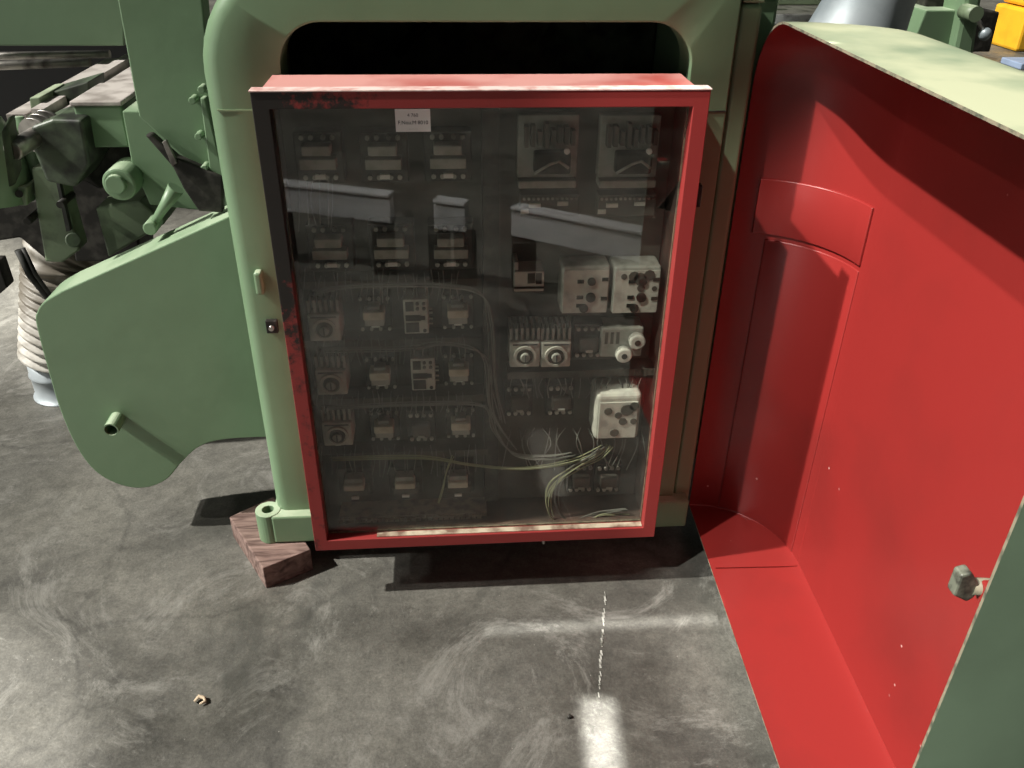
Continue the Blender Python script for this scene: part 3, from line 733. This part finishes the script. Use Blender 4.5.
R0 = rrect(0, LT, .060, 1.362, (.008, .15, .15, .03)); R1 = rrect(.245, LT-.02, .066, 1.345, (.005, .10, .12, .03))
bm = bmesh.new(); rings = []; NV = 14
for j in range(NV+1):
    v = math.sin(j/NV*math.pi/2); wt = 1-math.sqrt(max(0, 1-v*v)); wz = v**14
    ring = []
    for (ta, za), (tb, zb) in zip(R0, R1):
        t_ = ta+(tb-ta)*wt; z_ = za+(zb-za)*wz
        ring.append(bm.verts.new(org + ut*t_ + ud*(D_*v) + Vector((0, 0, z_))))
    rings.append(ring)
nR = len(R0)
for a, b2 in zip(rings, rings[1:]):
    for k in range(nR): bm.faces.new((a[k], a[(k+1)%nR], b2[(k+1)%nR], b2[k])).smooth = True
bm.faces.new(rings[-1])
me = bpy.data.meshes.new('cover_shell'); bmesh.ops.recalc_face_normals(bm, faces=bm.faces); bm.to_mesh(me); bm.free()
cred = mat('cover_red_paint', (.225, .019, .017), .33, c2=(.185, .018, .016), scale=3, bump=.15, bscale=9)
# small chips and splashes on the red paint
N, L = cred.node_tree.nodes, cred.node_tree.links; bs = N['Principled BSDF']; src = bs.inputs['Base Color'].links[0].from_socket
tc = N.new('ShaderNodeTexCoord'); vo = N.new('ShaderNodeTexVoronoi'); vo.inputs['Scale'].default_value = 17; L.new(tc.outputs['Object'], vo.inputs['Vector'])
r1 = N.new('ShaderNodeValToRGB'); r1.color_ramp.elements[0].position = .035; r1.color_ramp.elements[1].position = .06; r1.color_ramp.elements[0].color = (1, 1, 1, 1); r1.color_ramp.elements[1].color = (0, 0, 0, 1)
n1 = N.new('ShaderNodeTexNoise'); n1.inputs['Scale'].default_value = 3.1; L.new(tc.outputs['Object'], n1.inputs['Vector'])
r2 = N.new('ShaderNodeValToRGB'); r2.color_ramp.elements[0].position = .5; r2.color_ramp.elements[1].position = .6; L.new(n1.outputs[0], r2.inputs[0]); L.new(vo.outputs['Distance'], r1.inputs[0])
k1 = N.new('ShaderNodeMath'); k1.operation = 'MULTIPLY'; L.new(r1.outputs[0], k1.inputs[0]); L.new(r2.outputs[0], k1.inputs[1])
x1 = N.new('ShaderNodeMixRGB'); L.new(k1.outputs[0], x1.inputs[0]); L.new(src, x1.inputs[1]); x1.inputs[2].default_value = (.5, .3, .27, 1); L.new(x1.outputs[0], bs.inputs['Base Color'])
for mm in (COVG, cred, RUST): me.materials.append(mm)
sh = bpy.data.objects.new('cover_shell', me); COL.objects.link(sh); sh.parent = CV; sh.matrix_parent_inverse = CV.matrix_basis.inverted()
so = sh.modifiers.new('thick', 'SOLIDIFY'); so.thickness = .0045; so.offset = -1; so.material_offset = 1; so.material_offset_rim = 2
es = sh.modifiers.new('edge', 'EDGE_SPLIT'); es.split_angle = math.radians(40)
# stiffening bands pressed into the far rounded corner
def band(z0, z1, inset, name, ang0=12, ang1=82, m=None):
    b = MB(); bm = b.bm; n = 20; A, B = [], []
    for i in range(n+1):
        a = math.radians(ang0+(ang1-ang0)*i/n)
        for lst, off in ((A, .004), (B, inset)):
            d = (D_-off)*math.sin(a); tt = .245-(.245-off)*math.cos(a)
            p = org + ut*tt + ud*d
            lst.append((bm.verts.new((p.x, p.y, z0)), bm.verts.new((p.x, p.y, z1))))
    for i in range(n):
        bm.faces.new((B[i][0], B[i+1][0], B[i+1][1], B[i][1])).smooth = True
        bm.faces.new((A[i][1], A[i+1][1], B[i+1][1], B[i][1])); bm.faces.new((A[i][0], A[i+1][0], B[i+1][0], B[i][0]))
    for i in (0, n): bm.faces.new((A[i][0], A[i][1], B[i][1], B[i][0]))
    return b.build(name, m or cred, CV, bevel=.002)
band(.885, 1.015, .0105, 'stiffening_band')
band(.07, .872, .0075, 'stiffening_band', ang0=20)
MB().obox(org+ut*.262+ud*(D_*.5)+Vector((0, 0, .0675)), ut*.005, ud*(D_-.02), (0, 0, .003)).build('weld_seam', cred, CV)
# catch on inside of near wall
c = org + ut*(LT-.045) + ud*.022; q = at(966, 584, y=c.y); c = Vector((q.x, c.y, q.z))
k = MB().prism([(c.x-.017, c.z+.022), (c.x-.004, c.z+.026), (c.x+.012, c.z+.006), (c.x+.012, c.z-.016), (c.x+.004, c.z-.024), (c.x-.017, c.z-.012)], c.y-.008, c.y+.010)
k = k.build('catch_hook', mat('worn_catch_metal', (.16, .17, .13), .5, .3, c2=(.05, .05, .04), scale=70), CV, bevel=.003)
MB().cyl((c.x+.008, c.y, c.z-.004), (c.x+.055, c.y-.004, c.z-.006), .011, 16).build('catch_bolt', RUST, k)
MB().obox(Vector((c.x+.030, c.y-.022, c.z-.006)), (.028, 0, 0), (0, .04, 0), (0, 0, .03)).build('catch_bracket', cred, k, bevel=.003)
# hinges joining the cover to the frame column
for z in (.30, 1.05):
    b = MB(); b.cyl((.650, 1.862, z-.04), (.650, 1.862, z+.04), .0085, 14); b.build('hinge_barrel', GREEND, CV)

# ------------------------------------------------------------------ wooden block under the foot
wm, N, L, bs = nodes('weathered_wood')
tc = N.new('ShaderNodeTexCoord'); mp = N.new('ShaderNodeMapping'); mp.inputs['Rotation'].default_value = (0, 0, math.radians(59)); mp.inputs['Scale'].default_value = (60, 60, 6)
mp.inputs['Scale'].default_value = (9, 60, 40)
n = N.new('ShaderNodeTexNoise'); n.inputs['Scale'].default_value = 1; n.inputs['Detail'].default_value = 6; n.inputs['Distortion'].default_value = .8
r = N.new('ShaderNodeValToRGB'); r.color_ramp.elements[0].position = .35; r.color_ramp.elements[1].position = .65
r.color_ramp.elements[0].color = (.075, .042, .034, 1); r.color_ramp.elements[1].color = (.24, .16, .135, 1)
L.new(tc.outputs['Object'], mp.inputs[0]); L.new(mp.outputs[0], n.inputs['Vector']); L.new(n.outputs[0], r.inputs[0]); L.new(r.outputs[0], bs.inputs['Base Color']); bs.inputs['Roughness'].default_value = .8
bp = N.new('ShaderNodeBump'); bp.inputs['Strength'].default_value = .5; bp.inputs['Distance'].default_value = .004; L.new(n.outputs[0], bp.inputs['Height']); L.new(bp.outputs[0], bs.inputs['Normal'])
b = MB(); P = [Vector((-.501, 1.652)), Vector((-.388, 1.716)), Vector((-.520, 1.945)), Vector((-.628, 1.862))]
va = [b.bm.verts.new((p.x, p.y, .0)) for p in P]; vb = [b.bm.verts.new((p.x, p.y, .072)) for p in P]
b.bm.faces.new(va[::-1]); b.bm.faces.new(vb)
for i in range(4): b.bm.faces.new((va[i], va[(i+1)%4], vb[(i+1)%4], vb[i]))
tag(b.build('wooden_block', wm, bevel=.003), 'short reddish brown timber block under the left foot of green machine', 'wooden block')
# dribble of white paint running across the floor
random.seed(5); b = MB(); P_ = []
for i in range(26):
    q = at(605 - i*.25 + random.uniform(-.8, .8), 592 + i*4.2, z=.0012); P_.append(q)
for i in range(0, 25): 
    if i % 5 != 3: b.obox((P_[i]+P_[i+1])/2, (random.uniform(.002, .005), 0, 0), (0, abs(P_[i].y-P_[i+1].y)*1.2, 0), (0, 0, .001))
tag(b.build('paint_drip', mat('chalky_white', (.42, .42, .38), .8, c2=(.12, .12, .1), scale=60)), 'thin broken white paint line on concrete in front of cabinet', 'paint mark', kind='stuff')
# small chip of debris
q = at(200, 702, z=.004); b = MB()
b.tube([q+Vector((-.012, .0, .002)), q+Vector((-.004, .010, .006)), q+Vector((.008, .008, .004)), q+Vector((.012, -.002, .003)), q+Vector((.002, -.009, .005))], [.003, .005, .004, .004, .002], 8)
tag(b.build('wood_shaving', mat('shaving', (.50, .40, .28), .8)), 'small curled pale shaving lying on the concrete at lower left', 'shaving')
q = at(570, 718, z=.003); b = MB(); b.tube([q+Vector((-.006, 0, 0)), q+Vector((.0, .004, .002)), q+Vector((.006, .002, 0))], [.002, .005, .002], 8)
tag(b.build('metal_crumb', DARK), 'tiny black crumb lying on the concrete in front of the glazed cabinet', 'crumb')

# ------------------------------------------------------------------ background machines, upper right
q = at(862, 12, y=3.0)
DU = thing('extraction_duct', (q.x, 3.1, 0), 'wide silver sheet metal duct standing behind the opened cover', 'duct')
b = MB(); b.tube([(q.x, 3.1, z) for z in (.0, .5)] + [(q.x-.02, 3.1, .8), (q.x+.0, 3.1, .98), (q.x+.03, 3.1, 1.1), (q.x+.07, 3.1, 1.25), (q.x+.13, 3.1, 1.6)], [.16, .16, .25, .22, .17, .145, .14], 36); b.build('duct_body', GALV, DU)
b = MB(); b._ring((q.x, 3.1, .5), (q.x, 3.1, .525), .175, .155, 36); b.build('duct_flange', GALV, DU)
q = at(810, 25, y=3.4)
T = thing('saw_table', (q.x, 3.7, 0), 'green machine with pale flat table behind the arch frame, left of duct', 'machine')
z = at(810, 14, y=3.45).z
MB().box(q.x-.32, q.x+.25, 3.45, 3.95, z-.04, z).build('table_top', STEEL, T, bevel=.004)
MB().box(q.x-.25, q.x+.2, 3.5, 3.9, 0, z-.041).build('table_base', GREEN, T, bevel=.01)
MB().box(q.x-.05, q.x+.24, 3.7, 3.85, z+.001, z+.14).build('fence', GREEN2, T, bevel=.006)
MB().cyl((q.x-.12, 3.57, z), (q.x-.12, 3.57, z+.08), .02, 16).build('lock_knob', DARK, T, bevel=.003)
# dark lathe with lever
q = at(930, 48, y=4.0)
LA = thing('moulder_machine', (q.x+.2, 4.2, 0), 'green machine with slanted column and silver lever behind the cover', 'machine')
def bp_(pxs, y0, y1, name, m, par, bev=.006):
    return MB().prism(poly(pxs, y0), y0, y1).build(name, m, par, bevel=bev)
bp_([(916, 35), (926, 10), (958, 10), (962, 60), (925, 60)], 3.6, 4.1, 'left_housing', GREEN, LA)
bp_([(926, 10), (926, -4), (962, -4), (962, 9)], 3.7, 4.1, 'dark_top', DARK, LA)
bp_([(958, 8), (1000, 12), (990, 52), (955, 52)], 3.9, 4.2, 'dark_bed', DARK, LA)
cl = bp_([(966, -8), (984, -8), (974, 60), (952, 60)], 3.55, 3.75, 'slanted_column', GREEN, LA, .02)
a = at(975, 14, y=3.48); c = at(985, 34, y=3.48)
MB().cyl(a, c, .009, 12).build('lever', STEEL, cl); MB().cyl((a.x, 3.47, a.z), (a.x, 3.56, a.z), .03, 18).build('lever_hub', GREEN2, cl)
b = MB(); bmesh.ops.create_uvsphere(b.bm, u_segments=16, v_segments=10, radius=.025, matrix=Matrix.Translation(c)); b.build('lever_ball', GALV, cl, smooth=True)
MB().box(at(916, 50, y=3.6).x-.1, at(1000, 50, y=3.6).x-.05, 3.76, 4.3, 0, at(940, 55, y=3.9).z).build('machine_base', GREEN, LA, bevel=.01)
q = at(1017, 52, z=.0)
YB = thing('yellow_crate', (q.x+.3, q.y+.2, 0), 'bright yellow stacked container at the top right corner', 'container')
MB().box(q.x-.02, q.x+.7, q.y, q.y+.6, .0, .42).build('lower_bin', YEL, YB, bevel=.03)
MB().box(q.x+.04, q.x+.7, q.y+.05, q.y+.6, .43, 1.0).build('upper_bin', YEL, YB, bevel=.03)
q = at(1014, 68, z=0)
tag(MB().box(q.x, q.x+.5, q.y-.1, q.y+.25, .0, .06).build('pallet_board', mat('blue_board', (.25, .32, .45), .6), bevel=.01), 'low bluish board on the floor in front of yellow container', 'board')

# ------------------------------------------------------------------ aluminium profiles lying behind the photographer (seen mirrored in the glass)
def mir(px, py, z):
    q = at(px, py, z=z); return Vector((q.x, 2*1.622-q.y, z))
for pa, pb_, lab in (((268, 196), (392, 210), 'long aluminium profile behind the photographer, mirrored at left in the glass'),
                     ((436, 215), (467, 219), 'short aluminium profile behind the photographer, mirrored mid glass'),
                     ((514, 222), (652, 250), 'aluminium profile behind the photographer, mirrored at right in the glass')):
    a = mir(*pa, .30); c = mir(*pb_, .30); d = c-a
    P_ = thing('aluminium_profile', ((a+c)/2).to_tuple()[:2]+(0,), lab, 'profile', 'aluminium profiles behind the photographer')
    nrm = Vector((-d.y, d.x, 0)).normalized()
    MB().obox((a+c)/2, d, nrm*.05, (0, 0, .11)).build('web', ALU, P_, bevel=.002)
    MB().obox((a+c)/2+Vector((0, 0, .072)), d, nrm*.07, (0, 0, .014)).build('top_flange', ALU, P_, bevel=.003)
    for f_ in (.08, .92):
        p = a.lerp(c, f_); MB().box(p.x-.05, p.x+.05, p.y-.05, p.y+.05, 0, .23).build('trestle', DARK, P_)
lamp('AREA', 'profile_fill', (-.3, .35, 1.5), (0, -1.6, -.75), 42, shape='RECTANGLE', size=1.5, size_y=.3)  # unseen fill added so the profiles show up in the pane
